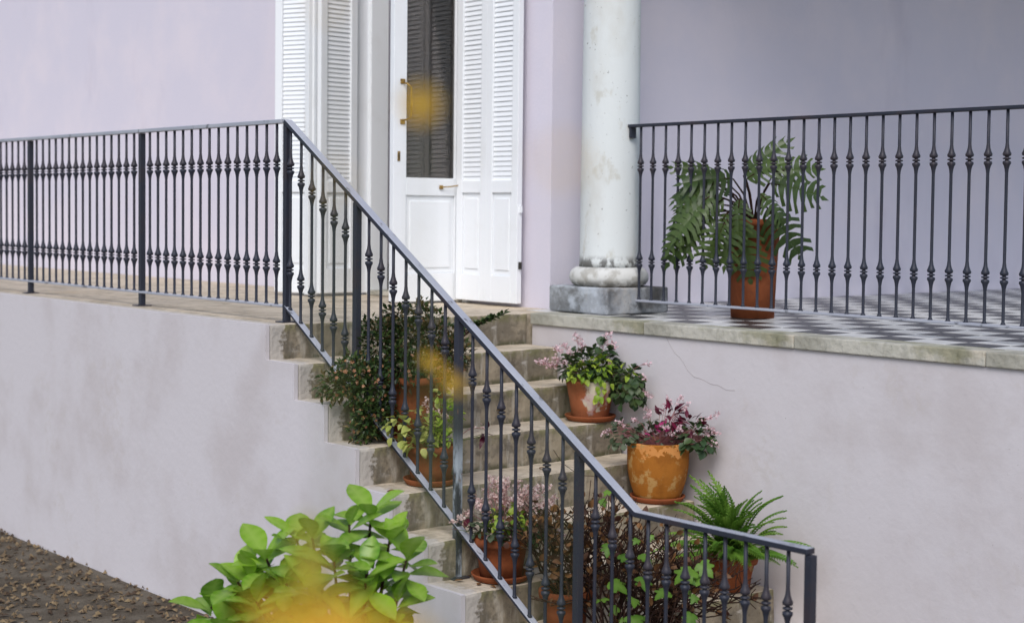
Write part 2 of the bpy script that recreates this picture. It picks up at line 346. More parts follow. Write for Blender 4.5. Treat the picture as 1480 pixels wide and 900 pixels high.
SLAT = MB().box(-.5, .5, -.0205, .0205, -.004, .004).mesh('slat', M['paint'], bevel=.0015)
def shutter_panel(parent, name, w, h, mx, rail_lo=.68, tilt=1):
    """one leaf, x across, y thickness, z up; origin at its lower hinge corner"""
    st, t = .052, .018
    fr = MB()
    fr.box(0, st, -t, t, 0, h); fr.box(w - st, w, -t, t, 0, h)
    fr.box(st, w - st, -t, t, 0, .15); fr.box(st, w - st, -t, t, rail_lo - .07, rail_lo); fr.box(st, w - st, -t, t, h - .09, h)
    p = fr.build(name, M['paint'], parent, bevel=.003); p.matrix_local = mx
    pb = MB(); pb.box(st, w - st, -.006, .006, .15, rail_lo - .07); pb.box(st + .025, w - st - .025, -.012, .012, .18, rail_lo - .10)
    pb.build('lower_panel', M['paint'], p, bevel=.003)
    nsl = int((h - .09 - rail_lo) / .0275)
    for i in range(nsl):
        z = rail_lo + .016 + i * .0275
        link('slat', SLAT, p, mx=Matrix.Translation((w / 2, 0, z)) @ Matrix.Rotation(math.radians(tilt * (75 + U(-2, 2))), 4, 'X') @ Matrix.Diagonal((w - 2 * st - .002, 1, 1, 1)))
    return p
def wallmx(x, y, ang, z=.02): return Matrix.Translation(hp(x, y, z)) @ Matrix.Rotation(ang, 4, 'Z')
# right-hand shutter, two leaves folded back along the wall (leaf x axis runs towards -Y, outer face towards -X)
sp = shutter_panel(house, 'shutter', .268, 2.42, wallmx(1.835, .935, math.radians(-90)))
sp2 = shutter_panel(house, 'shutter', .268, 2.42, wallmx(1.832, .665, math.radians(-89)))
for zz_ in (.34, 1.05, 1.9): MB().lathe([(.008, -.04), (.008, .04)], 8).build('hinge', M['paint'], sp2, loc=(0, .022, zz_))
for zz_ in (.33, .52): MB().box(.262, .285, -.006, .006, -.02, .02).build('hinge', M['paint'] if zz_ > .4 else M['dark_hole'], sp2, bevel=.001, loc=(0, 0, zz_ - (.12 if zz_ < .4 else 0)))
# left-hand shutter, its two leaves standing out from the wall
a1 = math.radians(186)
sl = shutter_panel(house, 'shutter', .29, 2.42, wallmx(1.755, 1.862, a1), tilt=-1)
e1 = V((1.755 + .29 * math.cos(a1), 1.862 + .29 * math.sin(a1)))
sl2 = shutter_panel(house, 'shutter', .29, 2.42, wallmx(e1.x - .01, e1.y + .02, math.radians(112)), tilt=-1)
MB().box(.0, .10, -.010, .0, 0, 2.42).build('closing_strip', M['paint'], sl, bevel=.002, loc=(-.10, -.018, 0))
bh = MB(); bh.box(-.03, .03, -.012, -.001, 0, .13); bh.lathe([(.009, -.01), (.009, .14)], 8, c=(0, -.014, 0)); bh.build('hinge', M['brass'], sl, loc=(-.055, -.03, 1.66), bevel=.001)
bh = MB(); bh.lathe([(.006, -.02), (.012, -.005), (.012, .005), (.007, .02), (.007, .09), (.010, .1)], 8); bh.build('bolt', M['brass'], sl, loc=(.26, -.026, .10))
bh = MB(); bh.box(-.006, .006, -.008, 0, 0, .20); bh.build('espagnolette', M['brass'], sl2, loc=(.06, .02, .90))
# doors
def door_leaf(name, w, h, mx, handle):
    st, t = .088, .02
    fr = MB(); fr.box(0, st, -t, t, 0, h); fr.box(w - st, w, -t, t, 0, h)
    fr.box(st, w - st, -t, t, 0, .16); fr.box(st, w - st, -t, t, .60, .70); fr.box(st, w - st, -t, t, h - .1, h)
    d = fr.build(name, M['paint'], house, bevel=.003); d.matrix_local = mx
    pb = MB(); pb.box(st, w - st, -.008, .008, .16, .60); pb.box(st + .03, w - st - .03, -.014, .014, .19, .57); pb.build('lower_panel', M['paint'], d, bevel=.004)
    MB().box(st, w - st, -.003, .003, .70, h - .1).build('glass', M['glass'], d)
    if handle:
        hx = .058
        for zz_ in (1.01, 1.235): MB().box(hx - .016, hx + .016, -.026, -.0205, zz_ - .014, zz_ + .014).build('handle_plate', M['brass'], d, bevel=.002)
        hd = MB(); hd.tube([(hx, -.022, 1.02), (hx + .012, -.05, 1.022), (hx + .03, -.062, 1.04), (hx + .034, -.064, 1.12), (hx + .03, -.062, 1.20), (hx + .012, -.05, 1.222), (hx, -.022, 1.228)], .0055, 8)
        hd.build('handle', M['brass'], d, smooth=True)
        ks = MB(); ks.box(.026, .044, -.024, -.0205, .79, .845); ks.build('keyhole', M['brass'], d, bevel=.002)
        ks = MB(); ks.box(.032, .038, -.0255, -.0245, .80, .835); ks.build('keyway', M['dark_hole'], d)
        hk = MB(); hk.box(w - .20, w - .178, -.03, -.0205, .638, .66); hk.tube([(w - .189, -.036, .65), (w - .14, -.045, .653), (w - .095, -.05, .66), (w - .075, -.05, .662)], .004, 6); hk.box(w - .083, w - .062, -.062, -.04, .652, .674)
        hk.build('hook', M['brass'], d, bevel=.001)
    return d
door_leaf('door', .515, 2.44, wallmx(1.393, .985, math.radians(-2), .012), True)
door_leaf('door', .46, 2.44, wallmx(1.865, 1.905, math.radians(184), .012), False)

# column, plinth
CX, CY = 2.005, -.14
ob = grid_box(-.225, .225, -.222, .222, 0, .135, 12, .006, .010, 3); me = bpy.data.meshes.new('plinth'); ob.to_mesh(me); ob.free(); me.materials.append(M['plinth'])
link('plinth', me, house, hp(CX, CY, .003))
mb = MB(); mb.lathe([(.13, .138), (.175, .139), (.196, .150), (.208, .168), (.211, .188), (.207, .208), (.195, .226), (.176, .238), (.160, .240)], 40, cap=True)
me = mb.mesh('column_base', M['torus'], smooth=True); link('column_base', me, house, hp(CX, CY, 0))
prof = [(.159, .241), (.1565, .27)] + [(.1565 - .0012 * i, .27 + i * .28) for i in range(1, 11)]
mb = MB(); mb.lathe(prof, 40); me = mb.mesh('column_shaft', M['column'], smooth=True)
link('column_shaft', me, house, hp(CX, CY, 0))

# --- veranda: plastered podium, ledge stones, chequered floor
ver = thing('veranda', 'raised veranda with white plastered podium, stone ledge and chequered floor', 'veranda', (W, 0, 0))
mb = MB(); mb.box(.015, .40, -9, -.008, GROUND - .1, -.058); mb.build('podium_wall', M['plaster'], ver)
mb = MB(); mb.box(.14, 6.5, -9, YC, -.058, -.014); mb.build('floor_bed', M['grout'], ver)
y = -.006; i = 0
for L in (.83, .92, .95, .9, .97, .88, .93, .9, .9):
    bm = grid_box(0, .15, y - L + .004, y, -.056, .004, 3, .004, .006, i + 5)
    me = bpy.data.meshes.new('ledge_stone'); 
    for v in bm.verts: v.co.y -= y
    bm.to_mesh(me); bm.free(); me.materials.append(M['ledge']); link('ledge_stone', me, ver, (0, y, 0)); y -= L; i += 1
TW = MB().box(.001, .199, .001, .199, -.014, 0).mesh('tile', M['tile_white'], bevel=.0012); TB = MB().box(.001, .199, .001, .199, -.014, 0).mesh('tile', M['tile_black'], bevel=.0012)
for a in range(9):
    for b in range(22):
        link('tile', TB if (a + b) % 2 else TW, ver, (.152 + a * .2, YC - .205 - b * .2, U(-.001, .001)))
big = MB()
for a in range(9, 30):
    for b in range(22): big.box(.152 + a * .2 + .001, .152 + a * .2 + .199, YC - .205 - b * .2 + .001, YC - .205 - b * .2 + .199, -.014, 0, (a + b) % 2)
stuff(big.build('far_tiles', [M['tile_white'], M['tile_black']], ver))
ck = MB()
pts = [(-.974, -.060), (-1.0, -.095), (-1.03, -.1295), (-1.066, -.15), (-1.089, -.174), (-1.115, -.205), (-1.156, -.233), (-1.19, -.236), (-1.222, -.243), (-1.26, -.256), (-1.308, -.258), (-1.36, -.275), (-1.41, -.272)]
for i in range(len(pts) - 1):
    (a, b), (c, d) = pts[i], pts[i + 1]; ck.tube([(.0148, a, b), (.0148, c, d)], .0011, 4)
ck.build('crack', M['crack'], ver)

# --- staircase
st = thing('staircase', 'worn mossy concrete steps with whitewashed side, climbing to the door', 'stairs', (0, 0, 0))
for k in range(9):
    y0, y1 = -k * RUN, (-(k - 1) * RUN - .004 if k else 2.2)
    bm = grid_box(.002, W - .012, 0, (y1 - y0 + .05) if k else 10, -RISE - .02, 0, 40, .007, .012, k * 1.7)
    me = bpy.data.meshes.new('step'); bm.to_mesh(me); bm.free()
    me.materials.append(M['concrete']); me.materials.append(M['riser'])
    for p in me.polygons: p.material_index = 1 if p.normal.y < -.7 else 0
    link('step', me, st, (0, y0, -k * RISE))
mb = MB(); mb.box(W - .010, XW - .002, 0.025, 10, -.25, -.001); mb.build('landing', M['concrete'], st, bevel=.004)
prof = [(10, 0)]
for k in range(9): prof += [(-k * RUN, -k * RISE), (-k * RUN, -(k + 1) * RISE)]
prof[-1] = (prof[-1][0], GROUND - .1); prof += [(10, GROUND - .1)]
mb = MB(); vs = []; T = -.020; n_ = len(prof)
# columns of quads so that the side is well-formed
xs = [10] + [-k * RUN for k in range(9)]
for k in range(9):
    ya, yb = (10 if k == 0 else -(k - 1) * RUN), -k * RUN
    mb.box(T, .0, yb - .0015, ya - .0015, GROUND - .1, -k * RISE + .002)
me = mb.mesh('side_wall', M['plaster']); link('side_wall', me, st)

# ------------------------------------------------------------------ railings
XR = .155
def hz(y): return .115 + .634 * (y + 1.194) if y > -2.225 else .115 + .634 * (-2.225 + 1.194)
GAP = .86
def baluster_mesh(name, L, m):
    r = .0068
    def knob(zc): return [(r, zc - .062), (.0085, zc - .046), (.0120, zc - .031), (.0176, zc - .021), (.0168, zc - .013), (.0075, zc - .009), (.0075, zc - .006), (.0165, zc - .0035), (.0165, zc + .0015), (.0075, zc + .004), (.0075, zc + .007), (.0165, zc + .011), (.0182, zc + .019), (.0135, zc + .029), (.0090, zc + .044), (r, zc + .064)]
    prof = [(.012, .0), (.009, .006), (r, .012)] + knob(L * .22) + knob(L * .775) + [(r, L)]
    return MB().lathe(prof, 12).mesh(name, m, smooth=True)
def bar(pts, wx, t, m, name, parent, x=XR, bevel=.003):
    """flat bar along (y,z) points, mitred"""
    b = MB(); vs = []; fs = []
    for i, (y, z) in enumerate(pts):
        a = V(pts[max(i - 1, 0)]); c = V(pts[min(i + 1, len(pts) - 1)]); p = V((y, z))
        d1 = (p - a).normalized() if i else (c - p).normalized(); d2 = (c - p).normalized() if i < len(pts) - 1 else d1
        d = (d1 + d2).normalized(); nrm = V((-d.y, d.x))
        if nrm.y < 0: nrm = -nrm
        k = t / 2 / max(.3, nrm.dot(V((-d1.y, d1.x)) if V((-d1.y, d1.x)).y > 0 else V((d1.y, -d1.x))))
        for sx, sn in ((-1, -1), (1, -1), (1, 1), (-1, 1)): vs.append((x + sx * wx / 2, p.x + nrm.x * sn * k, p.y + nrm.y * sn * k))
    for i in range(len(pts) - 1):
        for j in range(4): fs.append((i * 4 + j, i * 4 + (j + 1) % 4, i * 4 + 4 + (j + 1) % 4, i * 4 + 4 + j))
    fs.append((3, 2, 1, 0)); e = (len(pts) - 1) * 4; fs.append((e, e + 1, e + 2, e + 3))
    b.add(vs, fs); o = b.build(name, [M['iron'], m], parent, bevel=bevel)
    bm = bmesh.new(); bm.from_mesh(o.data); bmesh.ops.recalc_face_normals(bm, faces=bm.faces[:]); bm.to_mesh(o.data); bm.free()
    for p in o.data.polygons: p.material_index = 1 if p.normal.z > .6 else 0      # pale top face: worn paint, with sky reflection put into its colour
    return o
rail = thing('stair_railing', 'dark iron stair railing with knuckled balusters descending beside the steps', 'railing', (0, 0, 0))
YT = .10                                      # top post
bar([(YT, hz(YT)), (-2.225, hz(-2.225)), (-3.0, hz(-3))], .042, .020, M['iron_worn_skylit'], 'handrail', rail)
bar([(YT, hz(YT) - GAP), (-2.225, hz(-2.225) - GAP), (-3.0, hz(-3) - GAP)], .034, .012, M['iron_worn_skylit'], 'bottom_rail', rail)
BAL = baluster_mesh('baluster', GAP - .012, M['iron'])
p1, sp_ = -.472, .0903
def post(y, zb, parent, m=M['iron'], top=None, x=XR):
    zt = (hz(y) - .012) if top is None else top
    o = MB().box(-.0145, .0145, -.0145, .0145, 0, zt - zb).build('post', m, parent, bevel=.002, loc=(x, y, zb))
    pl = MB(); pl.box(-.04, .04, -.035, .035, -.002, .006); pl.lathe([(.006, .006), (.006, .012)], 6, c=(.028, .022, 0)); pl.lathe([(.006, .006), (.006, .012)], 6, c=(-.028, -.022, 0)); pl.build('base_plate', M['iron'], o, bevel=.001)
    return o
post(p1, -3 * RISE, rail); post(p1 - 8 * sp_, -6 * RISE, rail, M['iron_post']); post(p1 - 16 * sp_, GROUND + RISE, rail); post(YT, 0, rail); post(-3.0, GROUND, rail)
for i in range(-6, 29):
    y = p1 - i * sp_
    if i in (0, 8, 16) or y < -2.97 or y > YT - .03: continue
    zb = hz(y) - GAP
    o = link('baluster', BAL, rail, (XR, y, zb + .004)); o.rotation_euler = (0, 0, U(0, 6)); o.scale = (1, 1, U(.999, 1.0))
MB().tube([(XR - .02, p1 - 11 * sp_ , .0), (XR + .012, p1 - 11 * sp_ - .012, .002), (XR + .012, p1 - 11 * sp_ + .012, .005), (XR - .016, p1 - 11 * sp_ + .01, .008), (XR - .02, p1 - 11 * sp_ - .01, .012)], .002, 5).build('tie_wire', M['brass'], rail, loc=(0, 0, hz(p1 - 11 * sp_) - .20))
# railing along the landing edge (carries on up from the stairs)
rl = thing('landing_railing', 'level dark iron railing with knuckled balusters along the landing edge', 'railing', (0, 0, 0))
ZL = hz(YT)
for nm, z_, wx, t in (('handrail', ZL, .042, .02), ('bottom_rail', ZL - GAP, .034, .012)):
    MB().box(XR - wx / 2, XR + wx / 2, YT + .018, 6.0, z_ - t / 2, z_ + t / 2).build(nm, M['iron_worn_skylit'], rl, bevel=.003)
for i in range(1, 65):
    y = YT + i * sp_
    if i % 16 == 0: post(y, 0, rl, top=ZL - .012)
    elif y < 5.98: link('baluster', BAL, rl, (XR, y, ZL - GAP + .004))
# veranda balustrade
rv = thing('veranda_railing', 'blue-grey iron veranda balustrade fixed to the round column', 'railing', (CX, CY, 0))
XV = -.005
for nm, z_, wx, t in (('handrail', .978, .038, .016), ('bottom_rail', .072, .034, .012)):
    MB().box(XV - wx / 2, XV + wx / 2, -8, -.15 if z_ > .5 else -.21, z_ - t / 2, z_ + t / 2).build(nm, M['iron_worn_skylit'] if z_ < .5 else M['iron'], rv, bevel=.003)
MB().box(-.02, .02, -.172, -.158, .915, .97).build('bracket', M['iron'], rv, bevel=.002)
BV = baluster_mesh('baluster', .978 - .008 - .078, M['iron'])
for i in range(70): link('baluster', BV, rv, (XV, -.232 - i * .089, .078))
for y in (-3.9, -7.9): MB().box(XV - .015, XV + .015, y - .015, y + .015, -.001, .97).build('post', M['iron'], rv, bevel=.002)

# ------------------------------------------------------------------ plants: leaf shapes
def ovate(t): return math.sin(math.pi * t ** .85) ** .8
def obovate(t): return math.sin(math.pi * t ** 1.25) ** .85
def roundish(t): return math.sqrt(max(0, 1 - (2 * t - 1) ** 2))
def lance(t): return math.sin(math.pi * t ** .8) ** 1.1
def leaf_geo(L, w, shape=ovate, n=5, fold=.3, curl=.25, wave=0, ph=0):
    vs = []; fs = []; vein = []
    for i in range(n + 1):
        t = i / n; hw = w / 2 * shape(t) if 0 < i < n else w * .02
        zc = -curl * L * t * t + wave * L * math.sin(t * 7 + ph)
        for s in (-1, 0, 1):
            vs.append((s * hw, t * L * (1 - .15 * curl * t), zc + abs(s) * hw * fold + s * wave * L * math.cos(t * 9 + ph))); vein.append(1.0 if s == 0 else (.45 if i % 2 else 0.0))
    for i in range(n):
        a = i * 3; fs += [(a, a + 1, a + 4, a + 3), (a + 1, a + 2, a + 5, a + 4)]
    return vs, fs, vein
def leaf_mesh(name, geo, m):
    vs, fs, vein = geo; b = MB(); b.add(vs, fs); me = b.mesh(name, m, smooth=True)
    at = me.attributes.new('vein', 'FLOAT', 'POINT')
    at.data.foreach_set('value', [x * .75 for x in vein]); return me
def variants(m, L, w, shape, k=3, **kw):
    return [leaf_mesh('leaf', leaf_geo(L * U(.9, 1.1), w * U(.9, 1.1), shape, fold=U(.1, .45), curl=U(.05, .4), wave=U(0, .015), ph=U(0, 6), **kw), m) for _ in range(k)]
def put(parent, meshes, loc, d, up=UPZ, s=1.0, name='leaf'):
    return link(name, rnd.choice(meshes), parent, mx=Matrix.Translation(loc) @ frame(d, up) @ Matrix.Scale(s, 4))
def floret(mb, c, r, mi=0, nrm=None):
    n = nrm or rdir(); a = n.orthogonal().normalized(); b = n.cross(a); t0 = U(0, 6)
    for k in range(5):
        t = t0 + k * 2 * math.pi / 5; d = a * math.cos(t) + b * math.sin(t); e = n.cross(d)
        mb.add([c, c + d * r * .6 + e * r * .36 + n * r * .1, c + d * r + n * r * .15, c + d * r * .6 - e * r * .36 + n * r * .1], [(0, 1, 2, 3)], mi)
def spray(parent, base, tip, nfl, fr, spread, stem=M['stem_red'], petal=M['pink_petal'], name='flower_spray', sr=.0014):
    mb = MB(); base = V(base); tip = V(tip); mid = (base + tip) / 2 + V((U(-.02, .02), U(-.02, .02), .02))
    mb.tube([base, (base + mid) / 2 + UPZ * .004, mid, (mid + tip) / 2, tip], [sr, sr, sr * .9, sr * .8, sr * .6], 4)
    ax = (tip - base).length
    for i in range(nfl):
        t = U(0, 1); c0 = mid.lerp(tip, .35 + .65 * t); c = c0 + rdir(-.6, 1) * spread * (1.05 - .5 * t) * U(.4, 1)
        if i % 2 == 0: mb.tube([c0, c], sr * .5, 3)
        floret(mb, c, fr * U(.75, 1.25), 1)
    return mb.build(name, [stem, petal], parent)
def mound(parent, meshes, c, rad, n, droop=.2, smin=.7, smax=1.2, clampx=None, up_bias=.35, stemmb=None, root=None):
    """leaves spread through an ellipsoid volume, pointing outwards"""
    c = V(c); rad = V(rad) if not isinstance(rad, (int, float)) else V((rad,) * 3)
    for _ in range(n):
        d = rdir(-.55, 1); k = U(.45, 1) ** .6; p = c + V((d.x * rad.x, d.y * rad.y, d.z * rad.z)) * k
        if clampx is not None and p.x > clampx: p.x = clampx - U(0, .03)
        out = (d + V((U(-.6, .6), U(-.6, .6), U(-.5, .5) - droop))).normalized()
        up = (UPZ * (1 + up_bias) + d + rdir() * .5).normalized()
        put(parent, meshes, p, out, up, U(smin, smax))
        if stemmb is not None and _ % 3 == 0: stemmb.tube([root, (root + p) / 2 + UPZ * .01, p], .0013, 4)

def pot_mesh(prof, m, name='pot'):
    mb = MB(); mb.lathe(prof, 36, cap=False)
    n = 36; mb.f.append(tuple(range(n - 1, -1, -1))); mb.m.append(0)
    return mb.mesh(name, m, smooth=True)
def pot(parent, rt, rb, h, m, rim=.022, rimh=.035, belly=0):
    if belly:
        prof = [(rb, 0), (rb + .02, .012)] + [(rb + .01 + (rt - rb - .008) * math.sin(min(1, t * 1.45) * math.pi / 2) ** .85 + .001, h * t) for t in (.10, .2, .32, .45, .6, .75, .88, .94)] + [(rt + .003, h * .97), (rt + .003, h), (rt - .008, h), (rt - .014, h * .9)]
    elif rim > .012:
        prof = [(rb, 0), (rb + (rt - rim - rb) * .5, (h - rimh) * .5), (rt - rim * .75, h - rimh), (rt - .003, h - rimh + .002), (rt, h - rimh * .5), (rt, h - .003), (rt - .004, h), (rt - .014, h), (rt - .02, h - rimh)]
    else:
        prof = [(rb, 0), (rb + .004, .004), ((rb + rt) / 2, h * .5), (rt, h - .004), (rt - .003, h), (rt - .012, h), (rt - .016, h - .03)]
    o = link('pot', pot_mesh(prof, m), parent)
    s = MB(); s.lathe([(rt - .021, h - .036), (rt * .5, h - .026), (.01, h - .022)], 20); s.build('soil', M['soil'], o, smooth=True)
    return o
def saucer(loc, r, label, m=None):
    pr = [(r * .82, 0), (r * .9, .004), (r, .022), (r, .027), (r - .006, .028), (r - .012, .012), (r * .5, .009), (.004, .009)]
    mb = MB(); mb.lathe(pr, 36, cap=False); mb.f.append(tuple(range(35, -1, -1))); mb.m.append(0)
    return tag(mb.build('plant_saucer', m or M['terra'], smooth=True, loc=loc), label, 'saucer')
SH = .010                                              # pots stand on their saucer's floor

# shared leaf meshes
LV = {
 'dark': variants(M['leaf_dark'], .042, .036, obovate, 4), 'grey': variants(M['leaf_greygreen'], .036, .030, obovate, 4),
 'lime': [leaf_mesh('leaf', leaf_geo(.031 * U(.8, 1.15), .025 * U(.8, 1.1), ovate, n=6, fold=U(.3, .8), curl=U(.15, .6), wave=U(.02, .05), ph=U(0, 6)), M['leaf_lime']) for _ in range(6)],
 'yel': [leaf_mesh('leaf', leaf_geo(.036 * U(.8, 1.15), .034 * U(.8, 1.1), ovate, n=6, fold=U(.2, .6), curl=U(.15, .5), wave=U(.01, .03), ph=U(0, 6)), M['leaf_yellowish']) for _ in range(6)],
 'red': variants(M['leaf_red'], .055, .020, lance, 4), 'dry': variants(M['leaf_dry'], .034, .022, ovate, 5),
 'glossy': [leaf_mesh('leaf', leaf_geo(.175 * U(.9, 1.1), .084 * U(.9, 1.1), obovate, n=10, fold=U(.08, .35), curl=U(.0, .25), wave=U(.004, .012), ph=U(0, 6)), M['leaf_glossy']) for _ in range(6)],
}

# --- weathered terracotta pot with mixed leaves and pink sprays (against the white podium)
def at(c, dx, dz, dd=0): return CR * dx + UPZ * dz + CF * dd
L0 = V((1.425, -.625, -3 * RISE))
saucer(L0 + V((0, 0, .002)), .125, 'terracotta saucer under the chalky weathered terracotta pot', M['terra'])
P = thing('potted_plant', 'chalky weathered terracotta pot of green and lime leaves with pink sprays', 'potted plant', L0 + V((0, 0, SH + .003)))
H1 = .185; pot(P, .122, .085, H1, M['terra_old'], rim=.008)
sm = MB(); root = V((0, 0, H1 - .03)); cl = W - L0.x - .02
mound(P, LV['dark'], at(0, .0, H1 + .06), (.14, .14, .09), 190, stemmb=sm, root=root, clampx=cl)
mound(P, LV['grey'], at(0, -.09, H1 + .05, -.03), (.07, .07, .06), 35, stemmb=sm, root=root)
mound(P, LV['lime'], at(0, -.055, H1 + .035, -.10), (.07, .05, .05), 70, stemmb=sm, root=root)
mound(P, LV['lime'], at(0, .04, H1 + .06, -.09), (.08, .05, .06), 70, stemmb=sm, root=root)
for k in range(12): put(P, LV['lime'], at(0, .05 + U(-.04, .04), H1 + .02 - .012 * k * U(.6, 1), -.118 - U(0, .02)), at(0, U(-.8, .8), -1, -.5), -CF * U(.2, 1) + UPZ * U(.3, 1), U(.7, 1.2))
Y_ = V((0, -1, 0))
mound(P, LV['dark'], V((.06, -.19, H1 + .03)), (.05, .09, .07), 45, droop=.5, stemmb=sm, root=root, clampx=cl)
mound(P, LV['dark'], V((.04, -.22, H1 - .05)), (.06, .09, .09), 85, droop=.9, stemmb=sm, root=root + V((.03, -.09, .02)), clampx=cl)
mound(P, LV['lime'], V((.03, -.20, H1 + .045)), (.04, .06, .03), 10, stemmb=sm, root=root, clampx=cl)
mound(P, LV['dark'], V((.03, -.05, H1 + .13)), (.03, .05, .06), 24, stemmb=sm, root=root, clampx=cl)
sm.build('stems', M['stem'], P)
for (dx, dz, dd) in [(-.24, .08, -.05), (-.21, .065, -.05), (-.27, .085, -.03), (-.19, .10, -.02), (-.16, .085, -.06), (-.18, .15, 0), (-.14, .17, .03), (-.11, .13, 0), (-.07, .22, .05), (-.045, .17, .02), (.09, .23, .02), (.06, .20, .03), (.11, .18, 0)]:
    spray(P, at(0, dx * .3, H1 + .03), at(0, dx, H1 + dz, dd), 34, .0064, .034)
for (dy, dz) in [(-.34, .10), (-.31, .02), (-.33, -.06), (-.36, -.055)]: spray(P, V((.05, -.20, H1 + dz * .4)), V((min(cl, .07), dy, H1 + dz)), 13, .007, .025)
for (dx, dz) in [(-.02, .075), (-.005, .07), (.085, .09), (.11, .02), (-.05, .10)]: spray(P, at(0, dx * .8, H1 + .02, -.05), at(0, dx, H1 + dz, -.12), 12, .007, .016)

# --- ochre pot with wine-red and grey-green leaves
L0 = V((1.405, -1.105, -5 * RISE)); cl = W - L0.x - .02
saucer(L0 + V((0, 0, .002)), .128, 'wide terracotta saucer under the big mottled ochre pot')
P = thing('potted_plant', 'mottled ochre pot of wine-red and grey-green leaves with pink sprays', 'potted plant', L0 + V((0, 0, SH + .003)))
H2 = .265; pot(P, .140, .088, H2, M['ochre'], belly=.010)
sm = MB(); root = V((0, 0, H2 - .03))
mound(P, LV['grey'], at(0, 0, H2 + .02), (.14, .14, .06), 140, stemmb=sm, root=root, clampx=cl)
mound(P, LV['grey'], at(0, -.16, H2 + .03, -.03), (.08, .06, .07), 70, droop=.5, stemmb=sm, root=root)
mound(P, LV['dark'], V((.07, -.16, H2 + .02)), (.06, .09, .08), 95, droop=.4, stemmb=sm, root=root, clampx=cl)
mound(P, LV['red'], at(0, .05, H2 + .10), (.08, .06, .06), 50, stemmb=sm, root=root, clampx=cl)
mound(P, LV['red'], V((.06, -.14, H2 + .08)), (.04, .06, .04), 26, stemmb=sm, root=root, clampx=cl)
sm.build('stems', M['stem_red'], P)
mg = MB()
for _ in range(9): floret(mg, at(0, -.01 + U(-.06, .04), H2 + .07 + U(-.03, .04), -.08 + U(-.03, .03)), .016)
mg.build('magenta_blossoms', M['magenta'], P)
for (dx, dz, dd) in [(-.24, .05, -.03), (-.27, .035, -.05), (-.20, .09, -.03), (-.12, .10, 0), (-.055, .145, .03), (-.05, .12, 0), (.045, .20, .05), (.03, .17, .03), (.11, .21, .02), (.14, .17, .01), (.03, .08, -.12), (.09, .07, -.12), (.07, .04, -.12)]:
    spray(P, at(0, dx * .4, H2 + .02), at(0, dx, H2 + dz, dd), 22, .0062, .026)
for (dy, dz) in [(-.24, .13), (-.29, .15), (-.27, .08), (-.30, .06), (-.29, .0), (-.25, .03)]: spray(P, V((.06, -.12, H2 + .02)), V((min(cl, .09), dy, H2 + dz)), 16, .0075, .024)

# --- fern in a terracotta pot on the lower step
L0 = V((1.395, -1.575, -7 * RISE)); cl = W - L0.x - .012
P = thing('potted_fern', 'bright green fern in a plain terracotta pot beside the podium', 'potted fern', L0 + V((0, 0, .004)))
H3 = .15; pot(P, .115, .08, H3, M['terra'])
def frond_mesh(L, wd):
    mb = MB(); n = 22; pts = [V((0, L * i / n, L * (.30 * math.sin(1.9 * i / n) - .10 * (i / n) ** 2))) for i in range(n + 1)]
    mb.tube(pts[::2], [.0016 * (1 - .7 * i / 11) for i in range(12)][:len(pts[::2])], 4)
    for i in range(2, n + 1):
        t = i / n; hw = wd / 2 * math.sin(math.pi * min(1, t * .92 + .06)) ** .7; p = pts[i]
        for s in (-1, 1):
            dl = L / n * .52
            mb.add([p + V((0, -dl, 0)), p + V((s * hw * .55, -dl * .2, .006)), p + V((s * hw, dl * 1.6, -.004)), p + V((s * hw * .55, dl * 1.3, .004)), p + V((0, dl, 0))], [(0, 1, 2, 3, 4) if s > 0 else (4, 3, 2, 1, 0)])
    return mb.mesh('frond', M['fern'], smooth=False)
FR = [frond_mesh(.30, .06), frond_mesh(.35, .056), frond_mesh(.26, .052)]
for i in range(150):
    a = U(0, 2 * math.pi); el = U(-.1, 1.25); d = V((math.cos(a) * math.cos(el), math.sin(a) * math.cos(el), math.sin(el)))
    if d.x > .25: d.x = -d.x * U(.2, 1)
    if d.y > .45: d.y *= U(-1, .4)
    b = V((d.x * .05, d.y * .05, H3 - .025 + U(0, .02)))
    o = put(P, FR, b, d, UPZ + V((-.2, 0, 0)), U(.75, 1.1), name='frond')

# --- big dark bush with orange blossoms
L0 = V((.375, -.60, -3 * RISE))
saucer(L0 + V((0, 0, .002)), .165, 'broad terracotta saucer under the dark orange-blossomed bush')
P = thing('potted_bush', 'dark small-leaved bush with orange blossoms in a large terracotta pot', 'potted bush', L0 + V((0, 0, SH + .003)))
H4 = .27; pot(P, .165, .115, H4, M['terra'])
def smallleaf(mb, p, d, up, L, w, mi=0):
    mx = Matrix.Translation(p) @ frame(d, up)
    mb.add([(0, 0, 0), (-w / 2, L * .45, L * .12), (0, L, -L * .08), (w / 2, L * .45, L * .12), (0, L * .45, 0)], [(0, 4, 1), (1, 4, 2), (0, 3, 4), (4, 3, 2)], mi, mx)
fol = MB(); tw = MB(); fl = MB(); root = V((0, 0, H4 - .03))
clumps = [  # right, up, away, radius, leaves, bronze share
 (-.02, .36, 0, .13, 420, .25), (.08, .37, 0, .12, 380, .55), (.16, .30, .02, .10, 300, .55), (-.14, .33, -.02, .11, 320, .15), (-.25, .22, -.10, .10, 300, .15), (-.33, .17, -.14, .08, 200, .35),
 (-.17, .16, -.14, .11, 380, .05), (-.16, .06, -.16, .10, 320, .05), (-.20, -.01, -.17, .07, 140, .1), (-.05, .25, -.10, .11, 360, .1), (.10, .22, -.08, .09, 200, .5), (-.08, .47, 0, .07, 130, .4), (-.20, .42, 0, .05, 70, .3), (.03, .48, .02, .06, 110, .5), (-.12, .40, .02, .06, 90, .3)]
